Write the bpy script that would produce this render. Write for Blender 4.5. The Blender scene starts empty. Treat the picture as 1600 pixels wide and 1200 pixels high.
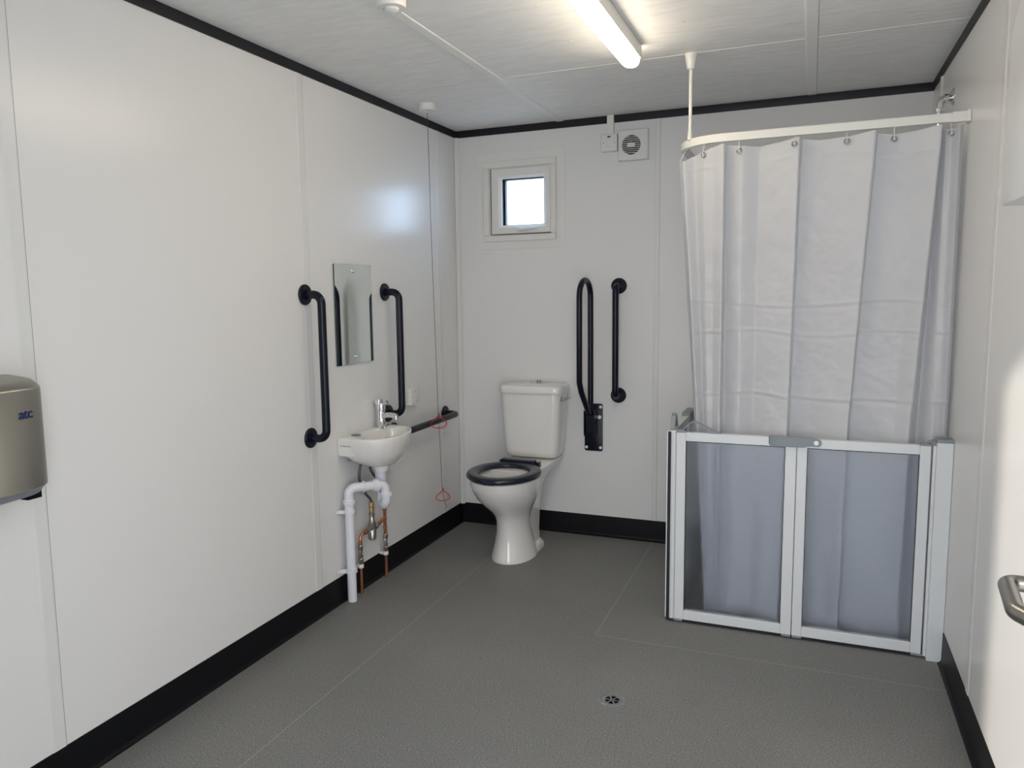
import bpy, bmesh, math, random
from mathutils import Vector, Matrix, noise
random.seed(7)
PI = math.pi
C = bpy.context.scene.collection
S = bpy.context.scene

# ------------------------------------------------------------------ camera
FPX = 1209.97; YAW = -0.3993; PITCH = 0.1175; ROLL = -0.0154
CAM = Vector((1.9162, -4.1773, 1.3819))
def cam_axes():
    cy, sy, cp, sp = math.cos(YAW), math.sin(YAW), math.cos(PITCH), math.sin(PITCH)
    f = Vector((sy*cp, cy*cp, -sp)); r = Vector((cy, -sy, 0)); u = r.cross(f)
    return (r*math.cos(ROLL)+u*math.sin(ROLL), -r*math.sin(ROLL)+u*math.cos(ROLL), f)
cd = bpy.data.cameras.new('camera'); cam = bpy.data.objects.new('camera', cd); C.objects.link(cam)
cd.sensor_width = 36; cd.lens = 36*FPX/1600; cd.clip_start = 0.02
cd.shift_x = 44.07/1600; cd.shift_y = 0.784/1600*-1
r_, u_, f_ = cam_axes()
cam.matrix_world = Matrix(((r_.x, u_.x, -f_.x, CAM.x), (r_.y, u_.y, -f_.y, CAM.y), (r_.z, u_.z, -f_.z, CAM.z), (0, 0, 0, 1)))
S.camera = cam

# ------------------------------------------------------------------ light and exposure
S.view_settings.view_transform = 'Standard'; S.view_settings.look = 'None'
S.view_settings.exposure = 0.55; S.view_settings.gamma = 1.0; S.view_settings.use_curve_mapping = False
LAMP = 15.0      # the ceiling batten
DAY = 4.5       # overcast daylight
w = bpy.data.worlds.new('daylight'); S.world = w; w.use_nodes = True
bg = w.node_tree.nodes['Background']
bg.inputs[1].default_value = DAY
wn_, wl_ = w.node_tree.nodes, w.node_tree.links          # pale haze on the sun's side, blue sky on the side away from it
tc_ = wn_.new('ShaderNodeTexCoord'); sp_ = wn_.new('ShaderNodeSeparateXYZ'); mr_ = wn_.new('ShaderNodeMapRange'); mc_ = wn_.new('ShaderNodeMixRGB')
mr_.inputs['From Min'].default_value = -0.3; mr_.inputs['From Max'].default_value = 0.5
mc_.inputs[1].default_value = (0.86, 0.90, 0.97, 1); mc_.inputs[2].default_value = (0.74, 1.05, 1.45, 1)
wl_.new(tc_.outputs['Generated'], sp_.inputs[0]); wl_.new(sp_.outputs['Y'], mr_.inputs['Value'])
wl_.new(mr_.outputs[0], mc_.inputs[0]); wl_.new(mc_.outputs[0], bg.inputs[0])
sun = bpy.data.objects.new('sun', bpy.data.lights.new('sun', 'SUN')); C.objects.link(sun)   # low hazy sun through the open doorway
sun.data.energy = 3.4; sun.data.angle = math.radians(1.8); sun.data.color = (1.0, 0.93, 0.82)
sun.rotation_euler = Vector((0.451*0.948, 0.892*0.948, -0.317)).to_track_quat('-Z', 'Y').to_euler()
def portal(name, loc, rot, sx, sy):
    l = bpy.data.lights.new(name, 'AREA'); l.shape = 'RECTANGLE'; l.size = sx; l.size_y = sy
    l.cycles.is_portal = True
    o = bpy.data.objects.new(name, l); C.objects.link(o); o.location = loc; o.rotation_euler = rot
portal('window_portal', (0.411, 0.045, 1.883), (-PI/2, 0, 0), 0.25, 0.26)
portal('doorway_portal', (1.69, -4.09, 1.0), (PI/2, 0, 0), 0.98, 2.02)

# ------------------------------------------------------------------ room numbers
W = 2.403; H = 2.30; D = 4.0      # room width, height, depth (back wall y = 0, near wall y = -D)

# ------------------------------------------------------------------ materials
def mat(name, col, rough=0.5, metal=0.0, spec=0.5, coat=0.0, **kw):
    m = bpy.data.materials.new(name); m.use_nodes = True
    b = m.node_tree.nodes['Principled BSDF']
    b.inputs['Base Color'].default_value = (*col, 1); b.inputs['Roughness'].default_value = rough
    b.inputs['Metallic'].default_value = metal; b.inputs['Specular IOR Level'].default_value = spec
    b.inputs['Coat Weight'].default_value = coat
    for k, v in kw.items(): b.inputs[k.replace('_', ' ')].default_value = v
    return m
def nt(m): return m.node_tree.nodes, m.node_tree.links, m.node_tree.nodes['Principled BSDF']
def noise_bump(m, scale, strength, dist=0.002, detail=3, stretch=(1, 1, 1)):
    n, l, b = nt(m)
    tc = n.new('ShaderNodeTexCoord'); mp = n.new('ShaderNodeMapping'); mp.inputs['Scale'].default_value = stretch
    t = n.new('ShaderNodeTexNoise'); t.inputs['Scale'].default_value = scale; t.inputs['Detail'].default_value = detail
    bp = n.new('ShaderNodeBump'); bp.inputs['Strength'].default_value = strength; bp.inputs['Distance'].default_value = dist
    l.new(tc.outputs['Object'], mp.inputs[0]); l.new(mp.outputs[0], t.inputs['Vector'])
    l.new(t.outputs['Fac'], bp.inputs['Height']); l.new(bp.outputs[0], b.inputs['Normal'])
    return t, mp, bp
def noise_tint(m, t, c0, c1, lo=0.35, hi=0.65):
    n, l, b = nt(m); r = n.new('ShaderNodeValToRGB')
    r.color_ramp.elements[0].position = lo; r.color_ramp.elements[0].color = (*c0, 1)
    r.color_ramp.elements[1].position = hi; r.color_ramp.elements[1].color = (*c1, 1)
    l.new(t.outputs['Fac'], r.inputs[0]); l.new(r.outputs[0], b.inputs['Base Color'])
M = {}
M['wall'] = mat('white wall panel', (0.77, 0.765, 0.755), 0.27, spec=0.5); noise_bump(M['wall'], 3.0, 0.05, 0.003)
M['strip'] = mat('white joint strip', (0.72, 0.72, 0.71), 0.28)
M['gap'] = mat('panel gap', (0.22, 0.20, 0.19), 0.7)
M['ceil'] = mat('painted ceiling board', (0.74, 0.74, 0.725), 0.62)
M['ceilstrip'] = mat('painted ceiling strip', (0.83, 0.83, 0.815), 0.6)
t, mp, bp = noise_bump(M['ceil'], 9.0, 0.5, 0.004, 6, (1.0, 4.0, 1)); noise_tint(M['ceil'], t, (0.78, 0.78, 0.765), (0.86, 0.86, 0.845), 0.3, 0.7)
M['black'] = mat('black plastic trim', (0.010, 0.010, 0.014), 0.45, spec=0.3)
M['skirt'] = mat('black vinyl skirting', (0.0035, 0.004, 0.0055), 0.45, spec=0.22)
M['navy'] = mat('dark navy powder coat', (0.0035, 0.0055, 0.015), 0.28, spec=0.3)
M['navyseat'] = mat('dark navy plastic', (0.010, 0.014, 0.028), 0.25)
M['ceramic'] = mat('white glazed ceramic', (0.82, 0.805, 0.775), 0.10, coat=0.5)
M['chrome'] = mat('chrome', (0.75, 0.75, 0.76), 0.07, 1.0)
M['steel'] = mat('brushed steel', (0.30, 0.285, 0.26), 0.30, 1.0)
M['dryer'] = mat('satin steel cover', (0.31, 0.295, 0.26), 0.34, 0.9, Anisotropic=0.6)
M['dryerlow'] = mat('grey plastic', (0.20, 0.21, 0.24), 0.4)
M['wplastic'] = mat('white plastic', (0.74, 0.74, 0.72), 0.35)
M['cream'] = mat('warm white plastic', (0.76, 0.75, 0.72), 0.4)
M['pipe'] = mat('white pvc pipe', (0.76, 0.77, 0.83), 0.32)
M['alu'] = mat('white painted aluminium', (0.66, 0.68, 0.69), 0.35)
M['railw'] = mat('white curtain track', (0.78, 0.77, 0.72), 0.3)
M['greyclip'] = mat('grey plastic clip', (0.22, 0.25, 0.27), 0.45)
M['seal'] = mat('dark rubber seal', (0.018, 0.02, 0.025), 0.55, spec=0.3)
M['copper'] = mat('copper', (0.55, 0.24, 0.13), 0.28, 0.9)
M['brass'] = mat('brass', (0.42, 0.30, 0.13), 0.3, 0.9)
M['nickel'] = mat('nickel plated fitting', (0.42, 0.40, 0.36), 0.28, 1.0)
M['braid'] = mat('grey braided hose', (0.10, 0.12, 0.13), 0.45, 0.4); noise_bump(M['braid'], 500, 0.6, 0.001)
M['red'] = mat('red plastic', (0.50, 0.015, 0.02), 0.35)
M['cordm'] = mat('dark red cord', (0.12, 0.05, 0.05), 0.7)
M['ink'] = mat('dark ink', (0.02, 0.02, 0.03), 0.6)
M['blue'] = mat('blue print', (0.006, 0.018, 0.09), 0.5)
M['white_screw'] = mat('white cap', (0.85, 0.85, 0.86), 0.3)
M['dark'] = mat('dark void', (0.006, 0.007, 0.008), 0.9, spec=0.05)
M['mirror'] = mat('mirror glass', (0.80, 0.85, 0.82), 0.01, 1.0)
M['mirroredge'] = mat('mirror edge', (0.05, 0.09, 0.08), 0.2)
M['ground'] = mat('outside concrete', (0.55, 0.54, 0.52), 0.9)
M['door'] = mat('painted door', (0.70, 0.69, 0.66), 0.35)
M['jamb'] = mat('door frame', (0.70, 0.69, 0.66), 0.4)
M['drain'] = mat('steel drain', (0.36, 0.38, 0.39), 0.25, 0.7)
# floor: speckled safety vinyl with welded seams
M['floor'] = mat('grey speckled vinyl floor', (0.13, 0.13, 0.128), 0.55, spec=0.4)
def build_floor():
    m = M['floor']; n, l, b = nt(m)
    tc = n.new('ShaderNodeTexCoord')
    def ramp(src, stops):
        r = n.new('ShaderNodeValToRGB'); e = r.color_ramp.elements
        while len(e) < len(stops): e.new(0.5)
        for i, (p, c) in enumerate(stops): e[i].position = p; e[i].color = (*c, 1)
        l.new(src, r.inputs[0]); return r.outputs[0]
    big = n.new('ShaderNodeTexNoise'); big.inputs['Scale'].default_value = 1.6; big.inputs['Detail'].default_value = 4
    l.new(tc.outputs['Object'], big.inputs['Vector'])
    base = ramp(big.outputs['Fac'], [(0.3, (0.185, 0.186, 0.182)), (0.7, (0.215, 0.213, 0.207))])
    fine = n.new('ShaderNodeTexNoise'); fine.inputs['Scale'].default_value = 210; fine.inputs['Detail'].default_value = 2
    l.new(tc.outputs['Object'], fine.inputs['Vector'])
    fr = ramp(fine.outputs['Fac'], [(0.32, (0.50, 0.50, 0.50)), (0.44, (1, 1, 1)), (0.62, (1.03, 1.03, 1.03)), (0.72, (2.2, 2.2, 2.25))])
    mul = n.new('ShaderNodeMixRGB'); mul.blend_type = 'MULTIPLY'; mul.inputs[0].default_value = 1
    l.new(base, mul.inputs[1]); l.new(fr, mul.inputs[2])
    sep = n.new('ShaderNodeSeparateXYZ'); l.new(tc.outputs['Object'], sep.inputs[0])
    def math_(op, a, v):
        q = n.new('ShaderNodeMath'); q.operation = op
        if isinstance(a, (int, float)): q.inputs[0].default_value = a
        else: l.new(a, q.inputs[0])
        if isinstance(v, (int, float)): q.inputs[1].default_value = v
        else: l.new(v, q.inputs[1])
        return q.outputs[0]
    X, Y = sep.outputs[0], sep.outputs[1]
    def near(s, v, wd): return math_('LESS_THAN', math_('ABSOLUTE', math_('SUBTRACT', s, v), 0), wd)
    s1 = near(X, 0.405, 0.0016)
    s2 = math_('MULTIPLY', near(X, 1.156, 0.0016), math_('GREATER_THAN', Y, -1.255))
    s3 = math_('MULTIPLY', near(Y, -1.255, 0.0018), math_('GREATER_THAN', X, 1.156))
    seam = math_('MAXIMUM', s1, math_('MAXIMUM', s2, s3))
    mix = n.new('ShaderNodeMixRGB'); l.new(math_('MULTIPLY', seam, 0.9), mix.inputs[0]); l.new(mul.outputs[0], mix.inputs[1])
    mix.inputs[2].default_value = (0.34, 0.33, 0.29, 1); l.new(mix.outputs[0], b.inputs['Base Color'])
    bp = n.new('ShaderNodeBump'); bp.inputs['Strength'].default_value = 0.25; bp.inputs['Distance'].default_value = 0.001
    l.new(fine.outputs['Fac'], bp.inputs['Height']); l.new(bp.outputs[0], b.inputs['Normal'])
build_floor()
# lamp diffuser
M['lamp'] = mat('lit diffuser', (0.9, 0.88, 0.84), 0.4)
b_ = M['lamp'].node_tree.nodes['Principled BSDF']
b_.inputs['Emission Color'].default_value = (1.0, 0.86, 0.66, 1); b_.inputs['Emission Strength'].default_value = LAMP
# curtain cloth: diffuse and translucent
M['cloth'] = mat('white curtain cloth', (0.80, 0.80, 0.82), 0.42, spec=0.5)
def build_cloth():
    m = M['cloth']; n, l, b = nt(m); out = n['Material Output']
    tr = n.new('ShaderNodeBsdfTranslucent'); tr.inputs[0].default_value = (0.78, 0.79, 0.82, 1)
    mx = n.new('ShaderNodeMixShader'); mx.inputs[0].default_value = 0.38
    l.new(b.outputs[0], mx.inputs[1]); l.new(tr.outputs[0], mx.inputs[2]); l.new(mx.outputs[0], out.inputs[0])
    tc = n.new('ShaderNodeTexCoord'); t = n.new('ShaderNodeTexNoise'); t.inputs['Scale'].default_value = 9; t.inputs['Detail'].default_value = 5
    t.inputs['Distortion'].default_value = 1.2
    bp = n.new('ShaderNodeBump'); bp.inputs['Strength'].default_value = 0.22; bp.inputs['Distance'].default_value = 0.012
    l.new(tc.outputs['Object'], t.inputs['Vector']); l.new(t.outputs['Fac'], bp.inputs['Height'])
    l.new(bp.outputs[0], b.inputs['Normal']); l.new(bp.outputs[0], tr.inputs['Normal'])
build_cloth()
# obscured screen pane
M['frost'] = mat('obscured safety glazing', (0.90, 0.94, 1.0), 0.31, Transmission_Weight=1.0, IOR=1.25)
noise_bump(M['frost'], 220, 0.35, 0.002)
M['glass'] = mat('clear window glass', (1, 1, 1), 0.0, Transmission_Weight=1.0, IOR=1.05)

# ------------------------------------------------------------------ mesh helpers
def V(*a): return Vector(a)
def box(bm, lo, hi, mi=0):
    vs = [bm.verts.new((x, y, z)) for x in (lo[0], hi[0]) for y in (lo[1], hi[1]) for z in (lo[2], hi[2])]
    for q in ((0, 1, 3, 2), (4, 6, 7, 5), (0, 4, 5, 1), (2, 3, 7, 6), (0, 2, 6, 4), (1, 5, 7, 3)):
        f = bm.faces.new([vs[i] for i in q]); f.material_index = mi
    return vs
def loft(bm, rings, mi=0, cap0=True, cap1=True, closed=True):
    R = [[bm.verts.new(p) for p in r] for r in rings]
    n = len(R[0])
    for a, b in zip(R, R[1:]):
        for i in range(n if closed else n-1):
            j = (i+1) % n
            f = bm.faces.new((a[i], a[j], b[j], b[i])); f.material_index = mi
    if cap0: bm.faces.new(list(reversed(R[0]))).material_index = mi
    if cap1: bm.faces.new(R[-1]).material_index = mi
    return R
def frame_of(d):
    d = d.normalized(); a = V(0, 0, 1) if abs(d.z) < 0.9 else V(1, 0, 0)
    x = d.cross(a).normalized(); y = d.cross(x).normalized(); return x, y
def tube(bm, pts, r, seg=16, mi=0, caps=True):
    pts = [Vector(p) for p in pts]; rs = r if isinstance(r, (list, tuple)) else [r]*len(pts)
    x = None; rings = []
    for i, p in enumerate(pts):
        if i == 0: d = pts[1]-pts[0]
        elif i == len(pts)-1: d = pts[-1]-pts[-2]
        else: d = (pts[i+1]-pts[i]).normalized()+(pts[i]-pts[i-1]).normalized()
        d.normalize()
        if x is None: x, y = frame_of(d)
        else:
            x = (x-d*x.dot(d)).normalized(); y = d.cross(x).normalized()
        rings.append([p+(x*math.cos(t)+y*math.sin(t))*rs[i] for t in [2*PI*k/seg for k in range(seg)]])
    loft(bm, rings, mi, caps, caps)
def fillet(pts, rad, n=8):
    pts = [Vector(p) for p in pts]; out = [pts[0]]
    for i in range(1, len(pts)-1):
        p0, p, p1 = pts[i-1], pts[i], pts[i+1]
        a = (p0-p).normalized(); b = (p1-p).normalized()
        ang = a.angle(b)
        if ang > PI-0.02: out.append(p); continue
        R = rad[i-1] if isinstance(rad, (list, tuple)) else rad
        t = min(R/math.tan(ang/2), (p0-p).length*0.49, (p1-p).length*0.49); R = t*math.tan(ang/2)
        c = p+(a+b).normalized()*(R/math.sin(ang/2))
        s = p+a*t-c; e = p+b*t-c; th = s.angle(e)
        for k in range(n+1):
            q = k/n
            out.append(c+(s*math.sin((1-q)*th)+e*math.sin(q*th))/math.sin(th))
    out.append(pts[-1]); return out
def cyl(bm, p0, p1, r0, r1=None, seg=24, mi=0):
    tube(bm, [p0, p1], [r0, r1 if r1 is not None else r0], seg, mi)
def lathe(bm, c, axis, prof, seg=32, mi=0):
    """prof: (radius, height along axis)"""
    c = Vector(c); axis = Vector(axis).normalized(); x, y = frame_of(axis)
    rings = [[c+axis*h+(x*math.cos(t)+y*math.sin(t))*max(r, 1e-4) for t in [2*PI*k/seg for k in range(seg)]] for r, h in prof]
    loft(bm, rings, mi)
def rrect(w, h, r, n=5):
    o = []
    for cx, cy, a0 in ((w/2-r, h/2-r, 0), (-w/2+r, h/2-r, PI/2), (-w/2+r, -h/2+r, PI), (w/2-r, -h/2+r, 3*PI/2)):
        for k in range(n+1): a = a0+PI/2*k/n; o.append((cx+r*math.cos(a), cy+r*math.sin(a)))
    return o
def plate(bm, c, u, v, nrm, w, h, t, r, bev=0.001, mi=0):
    """rounded rectangular plate standing on a surface: c centre on the surface, nrm outwards"""
    c, u, v, nrm = map(Vector, (c, u, v, nrm)); rings = []
    for s, k in ((0, 0), (t-bev, 0), (t-bev*0.3, bev*0.3), (t, bev)):
        rings.append([c+u*a+v*b+nrm*s for a, b in rrect(w-2*k, h-2*k, max(r-k, 0.0004))])
    loft(bm, rings, mi)
def new(): return bmesh.new()
def obj(name, bm, mats, parent=None, smooth=True, bevel=0, angle=35, kind=None, base=None):
    bmesh.ops.recalc_face_normals(bm, faces=bm.faces)
    me = bpy.data.meshes.new(name)
    off = Vector((0, 0, 0))
    if parent is not None:
        q = parent
        while q is not None: off += q.location; q = q.parent
    elif base is not None: off = Vector(base)
    if off.length: bmesh.ops.translate(bm, verts=bm.verts, vec=-off)
    bm.to_mesh(me); bm.free()
    if not isinstance(mats, (list, tuple)): mats = [mats]
    for m in mats: me.materials.append(M[m])
    if smooth:
        for p in me.polygons: p.use_smooth = True
        try: me.set_sharp_from_angle(angle=math.radians(angle))
        except Exception: pass
    o = bpy.data.objects.new(name, me); C.objects.link(o)
    if parent is not None: o.parent = parent
    elif base is not None: o.location = base
    if bevel:
        b = o.modifiers.new('bevel', 'BEVEL'); b.width = bevel; b.segments = 2; b.limit_method = 'ANGLE'; b.angle_limit = math.radians(40)
    if kind: o['kind'] = kind
    return o
def thing(name, label, cat, loc, group=None):
    o = bpy.data.objects.new(name, None); C.objects.link(o); o.location = loc
    o.empty_display_size = 0.05
    o['label'] = label; o['category'] = cat
    if group: o['group'] = group
    return o
def tag(o, label, cat, group=None):
    o['label'] = label; o['category'] = cat
    if group: o['group'] = group
    return o
def text(name, s, size, mtx, mi, parent, extrude=0.0002, shear=0, offset=0, spacing=1):
    cu = bpy.data.curves.new(name, 'FONT'); cu.body = s; cu.size = size; cu.extrude = extrude; cu.shear = shear; cu.offset = offset
    cu.space_character = spacing
    cu.align_x = 'CENTER'; cu.align_y = 'CENTER'
    tmp = bpy.data.objects.new(name+'_tmp', cu); C.objects.link(tmp)
    dg = bpy.context.evaluated_depsgraph_get(); me = bpy.data.meshes.new_from_object(tmp.evaluated_get(dg))
    bpy.data.objects.remove(tmp)
    me.transform(mtx); off = Vector((0, 0, 0)); q = parent
    while q is not None: off += q.location; q = q.parent
    me.transform(Matrix.Translation(-off)); me.materials.clear(); me.materials.append(M[mi]); me.name = name
    o = bpy.data.objects.new(name, me); C.objects.link(o); o.parent = parent; return o
def basis(c, x, y, z):
    return Matrix(((x[0], y[0], z[0], c[0]), (x[1], y[1], z[1], c[1]), (x[2], y[2], z[2], c[2]), (0, 0, 0, 1)))

# ------------------------------------------------------------------ the room
bm = new(); box(bm, (-0.06, -D-0.06, -0.06), (W+0.06, 0.06, 0)); obj('floor', bm, 'floor', smooth=False, kind='structure')
bm = new(); box(bm, (-0.06, -D-0.06, H), (W+0.06, 0.06, H+0.06)); CEIL = obj('ceiling', bm, 'ceil', smooth=False, kind='structure')
bm = new(); box(bm, (-0.06, -D, 0), (0, 0, H)); obj('wall_left', bm, 'wall', smooth=False, kind='structure')
bm = new(); box(bm, (W, -D, 0), (W+0.06, 0, H)); obj('wall_right', bm, 'wall', smooth=False, kind='structure')
WX0, WX1, WZ0, WZ1 = 0.205, 0.615, 1.67, 2.105       # window opening
bm = new()
box(bm, (-0.06, 0, 0), (W+0.06, 0.06, WZ0)); box(bm, (-0.06, 0, WZ1), (W+0.06, 0.06, H))
box(bm, (-0.06, 0, WZ0), (WX0-0.03, 0.06, WZ1)); box(bm, (WX1-0.015, 0, WZ0), (W+0.06, 0.06, WZ1))
obj('wall_back', bm, 'wall', smooth=False, kind='structure')
DX0, DX1, DZ = 1.20, 2.19, 2.02                       # doorway
bm = new()
box(bm, (-0.06, -D-0.06, 0), (DX0, -D, H)); box(bm, (DX1, -D-0.06, 0), (W+0.06, -D, H)); box(bm, (DX0, -D-0.06, DZ), (DX1, -D, H))
obj('wall_near', bm, 'wall', smooth=False, kind='structure')
bm = new(); box(bm, (-6, -9, -0.16), (8, 7, -0.08)); obj('ground', bm, 'ground', smooth=False, kind='structure')

# skirting: coved profile swept along each wall
def skirt(name, p0, p1, nrm, parent=None):
    p0, p1, nrm = Vector(p0), Vector(p1), Vector(nrm); prof = [(0, 0), (0.017, 0), (0.017, 0.0015)]
    for k in range(1, 7):
        a = PI/2*k/6; prof.append((0.0045+0.0125*(1-math.sin(a)), 0.002+0.016*(1-math.cos(a))))
    prof += [(0.0035, 0.112), (0.0025, 0.1176), (0, 0.1176)]
    bm = new(); loft(bm, [[p+nrm*a+V(0, 0, z) for a, z in prof] for p in (p0, p1)])
    return obj(name, bm, 'skirt', kind='structure', angle=50)
skirt('baseboard_left', (0, 0, 0), (0, -D, 0), (1, 0, 0))
skirt('baseboard_back', (0, 0, 0), (W, 0, 0), (0, -1, 0))
skirt('baseboard_right', (W, 0, 0), (W, -D, 0), (-1, 0, 0))
# black cornice strip under the ceiling
def cornice(name, p0, p1, nrm):
    p0, p1, nrm = Vector(p0), Vector(p1), Vector(nrm)
    prof = [(0, -0.0387), (0.004, -0.0387), (0.0055, -0.034), (0.0055, 0), (0, 0)]
    bm = new(); loft(bm, [[p+nrm*a+V(0, 0, H+z) for a, z in prof] for p in (p0, p1)])
    return obj(name, bm, 'black', kind='structure')
cornice('trim_1', (0, 0, 0), (0, -D, 0), (1, 0, 0)); cornice('trim_2', (0, 0, 0), (W, 0, 0), (0, -1, 0))
cornice('trim_3', (W, 0, 0), (W, -D, 0), (-1, 0, 0)); cornice('trim_4', (0, -D, 0), (W, -D, 0), (0, 1, 0))
# panel joint strips (white, with a fine dark line along one edge)
tn = [4]
def joint(c, along, across, nrm, l0, l1, wd=0.045, th=0.0022, line=0.0016, mats=('strip', 'gap')):
    tn[0] += 1
    c, along, across, nrm = map(Vector, (c, along, across, nrm)); bm = new()
    prof = [(-wd/2, 0), (-wd/2+0.003, th*0.6), (-wd/2+0.008, th), (wd/2-0.006, th), (wd/2-0.001, th*0.8), (wd/2, 0)]
    loft(bm, [[c+along*q+across*a+nrm*h for a, h in prof] for q in (l0, l1)])
    if line:
        a = wd/2; loft(bm, [[c+along*q+across*x+nrm*h for x, h in ((a, 0), (a, 0.0004), (a+line, 0.0004), (a+line, 0))] for q in (l0, l1)], 1)
    obj('trim_%d' % tn[0], bm, list(mats), kind='structure', smooth=False)
ZB, ZT = 0.112, H-0.0387
for y in (-2.736, -1.474, -0.218): joint((0, y-0.022, 0), (0, 0, 1), (0, 1, 0), (1, 0, 0), ZB, ZT)
for y in (-1.495, -2.74): joint((W, y, 0), (0, 0, 1), (0, 1, 0), (-1, 0, 0), ZB, ZT, line=0.0009)
joint((W, -0.26, 0), (0, 0, 1), (0, 1, 0), (-1, 0, 0), ZB, ZT, 0.04, 0.006, 0.001)
joint((1.156, 0, 0), (0, 0, 1), (1, 0, 0), (0, -1, 0), ZB, ZT, 0.028, 0.002, 0.0008)
joint((0.012, -0.012, 0), (0, 0, 1), (0.707, 0.707, 0), (0.707, -0.707, 0), ZB, ZT, 0.03, 0.003, 0)
cm = ('ceilstrip', 'gap')
joint((0.626, 0, H), (0, -1, 0), (1, 0, 0), (0, 0, -1), 0.006, D, 0.045, 0.004, 0, cm)
joint((1.888, 0, H), (0, -1, 0), (1, 0, 0), (0, 0, -1), 0.006, D, 0.045, 0.0022, 0.0009, cm)
joint((0, -0.932, H), (1, 0, 0), (0, 1, 0), (0, 0, -1), 0.006, 0.60, 0.010, 0.001, 0.002, cm)
joint((0, -0.925, H), (1, 0, 0), (0, -1, 0), (0, 0, -1), 0.65, W-0.006, 0.018, 0.0016, 0, cm)
for x, y in ((1.067, -1.286), (1.477, -1.311), (0.278, -1.696), (0.27, -1.299), (1.072, -1.681), (1.62, -1.9), (0.27, -0.5), (1.07, -0.5), (2.2, -0.45), (1.6, -0.4)):
    bm = new(); lathe(bm, (x, y, H), (0, 0, -1), [(0.0065, 0), (0.0065, 0.0015), (0.003, 0.0032), (0.0001, 0.0033)], 14)
    obj('screw_cap', bm, 'wplastic', CEIL)

# ------------------------------------------------------------------ window
wn = bpy.data.objects.new('window_1', None); C.objects.link(wn); wn.location = (0.39, 0, 1.62); wn['kind'] = 'structure'
def rframe(bm, x0, x1, z0, z1, t, y0, y1, mi=0):
    """rectangular ring of width t (negative = inwards) between depths y0,y1"""
    box(bm, (x0, y0, z0), (x1, y1, z0+t), mi); box(bm, (x0, y0, z1-t), (x1, y1, z1), mi)
    box(bm, (x0, y0, z0+t), (x0+t, y1, z1-t), mi); box(bm, (x1-t, y0, z0+t), (x1, y1, z1-t), mi)
bm = new(); rframe(bm, 0.127, 0.655, 1.622, 2.158, 0.048, -0.003, 0.0)
for x, z in ((0.152, 1.75), (0.152, 2.03), (0.632, 1.75), (0.632, 2.03), (0.25, 1.645), (0.53, 1.645), (0.25, 2.135), (0.53, 2.135)):
    cyl(bm, (x, -0.003, z), (x, -0.005, z), 0.004, 0.003, 10)
obj('window_surround', bm, 'cream', wn, smooth=False, bevel=0.0012)
bm = new(); rframe(bm, 0.172, 0.604, 1.667, 2.112, 0.036, -0.014, 0.055); rframe(bm, 0.205, 0.579, 1.702, 2.080, 0.016, -0.006, 0.055)
obj('window_frame', bm, 'cream', wn, smooth=False, bevel=0.003)
bm = new()
def sash_ring(x0, x1, z0, z1, y): return [V(x0, y, z0), V(x1, y, z0), V(x1, y, z1), V(x0, y, z1)]
A = (0.226, 0.577, 1.706, 2.068); B = (0.287, 0.535, 1.755, 2.012)
loft(bm, [sash_ring(*A, 0.04), sash_ring(*A, -0.020), sash_ring(A[0]+0.004, A[1]-0.004, A[2]+0.004, A[3]-0.004, -0.024),
          sash_ring(B[0]-0.018, B[1]+0.018, B[2]-0.014, B[3]+0.014, -0.024), sash_ring(*B, -0.010), sash_ring(*B, 0.04)], 0, False, False)
sash = obj('window_sash', bm, 'cream', wn, smooth=False)
bm = new(); rframe(bm, 0.2865, 0.5355, 1.7545, 2.0125, 0.003, -0.002, 0.004); box(bm, (0.284, 0.012, 1.752), (0.300, 0.042, 2.015)); box(bm, (0.284, 0.012, 2.006), (0.538, 0.042, 2.015)); box(bm, (0.2225, -0.0212, 1.705), (0.2255, -0.012, 2.069)); box(bm, (0.2225, -0.0212, 1.7035), (0.579, -0.012, 1.7055)); obj('gasket', bm, 'seal', sash, smooth=False)  # pane gasket and sash gaps, plus dark strips painting reveal shadow behind the glass
bm = new(); box(bm, (0.285, 0.004, 1.752), (0.537, 0.010, 2.015)); obj('window_pane', bm, 'glass', sash, smooth=False)
bm = new()
plate(bm, (0.412, -0.024, 1.726), (1, 0, 0), (0, 0, 1), (0, -1, 0), 0.056, 0.020, 0.010, 0.009, 0.003)
tube(bm, [(0.402, -0.034, 1.727), (0.420, -0.040, 1.727), (0.450, -0.044, 1.729), (0.485, -0.044, 1.730), (0.507, -0.042, 1.729)], [0.008, 0.0085, 0.007, 0.006, 0.0035], 12)
obj('window_handle', bm, 'wplastic', sash)

# ------------------------------------------------------------------ doorway and open door
dn = bpy.data.objects.new('door_1', None); C.objects.link(dn); dn.location = (2.165, -3.985, 0.0); dn['kind'] = 'structure'
dirv = V(math.sin(math.radians(5.8)), math.cos(math.radians(5.8)), 0); side = V(-dirv.y, dirv.x, 0)   # side: face towards the room
hg = V(2.165, -3.985, 0)
def dpt(a, s, z): return hg+dirv*a+side*s+V(0, 0, z)
bm = new(); loft(bm, [[dpt(a, s, z) for a, s in ((0, 0), (0.925, 0), (0.925, -0.044), (0, -0.044))] for z in (0.012, 1.99)])
leaf = obj('door_leaf', bm, 'door', dn, smooth=False, bevel=0.003)
bm = new(); box(bm, (DX0, -D-0.07, 0), (DX0+0.03, -D+0.012, DZ)); box(bm, (DX1-0.012, -D-0.07, 0), (DX1, -D+0.012, DZ)); box(bm, (DX0, -D-0.07, DZ-0.02), (DX1, -D+0.012, DZ))
obj('door_frame', bm, 'jamb', dn, smooth=False)
hA = 0.925-0.035
hc = V(2.160, -3.030, 1.000)
a0 = (hc-hg).dot(dirv); s0 = (hc-hg).dot(side)
bm = new()
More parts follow.
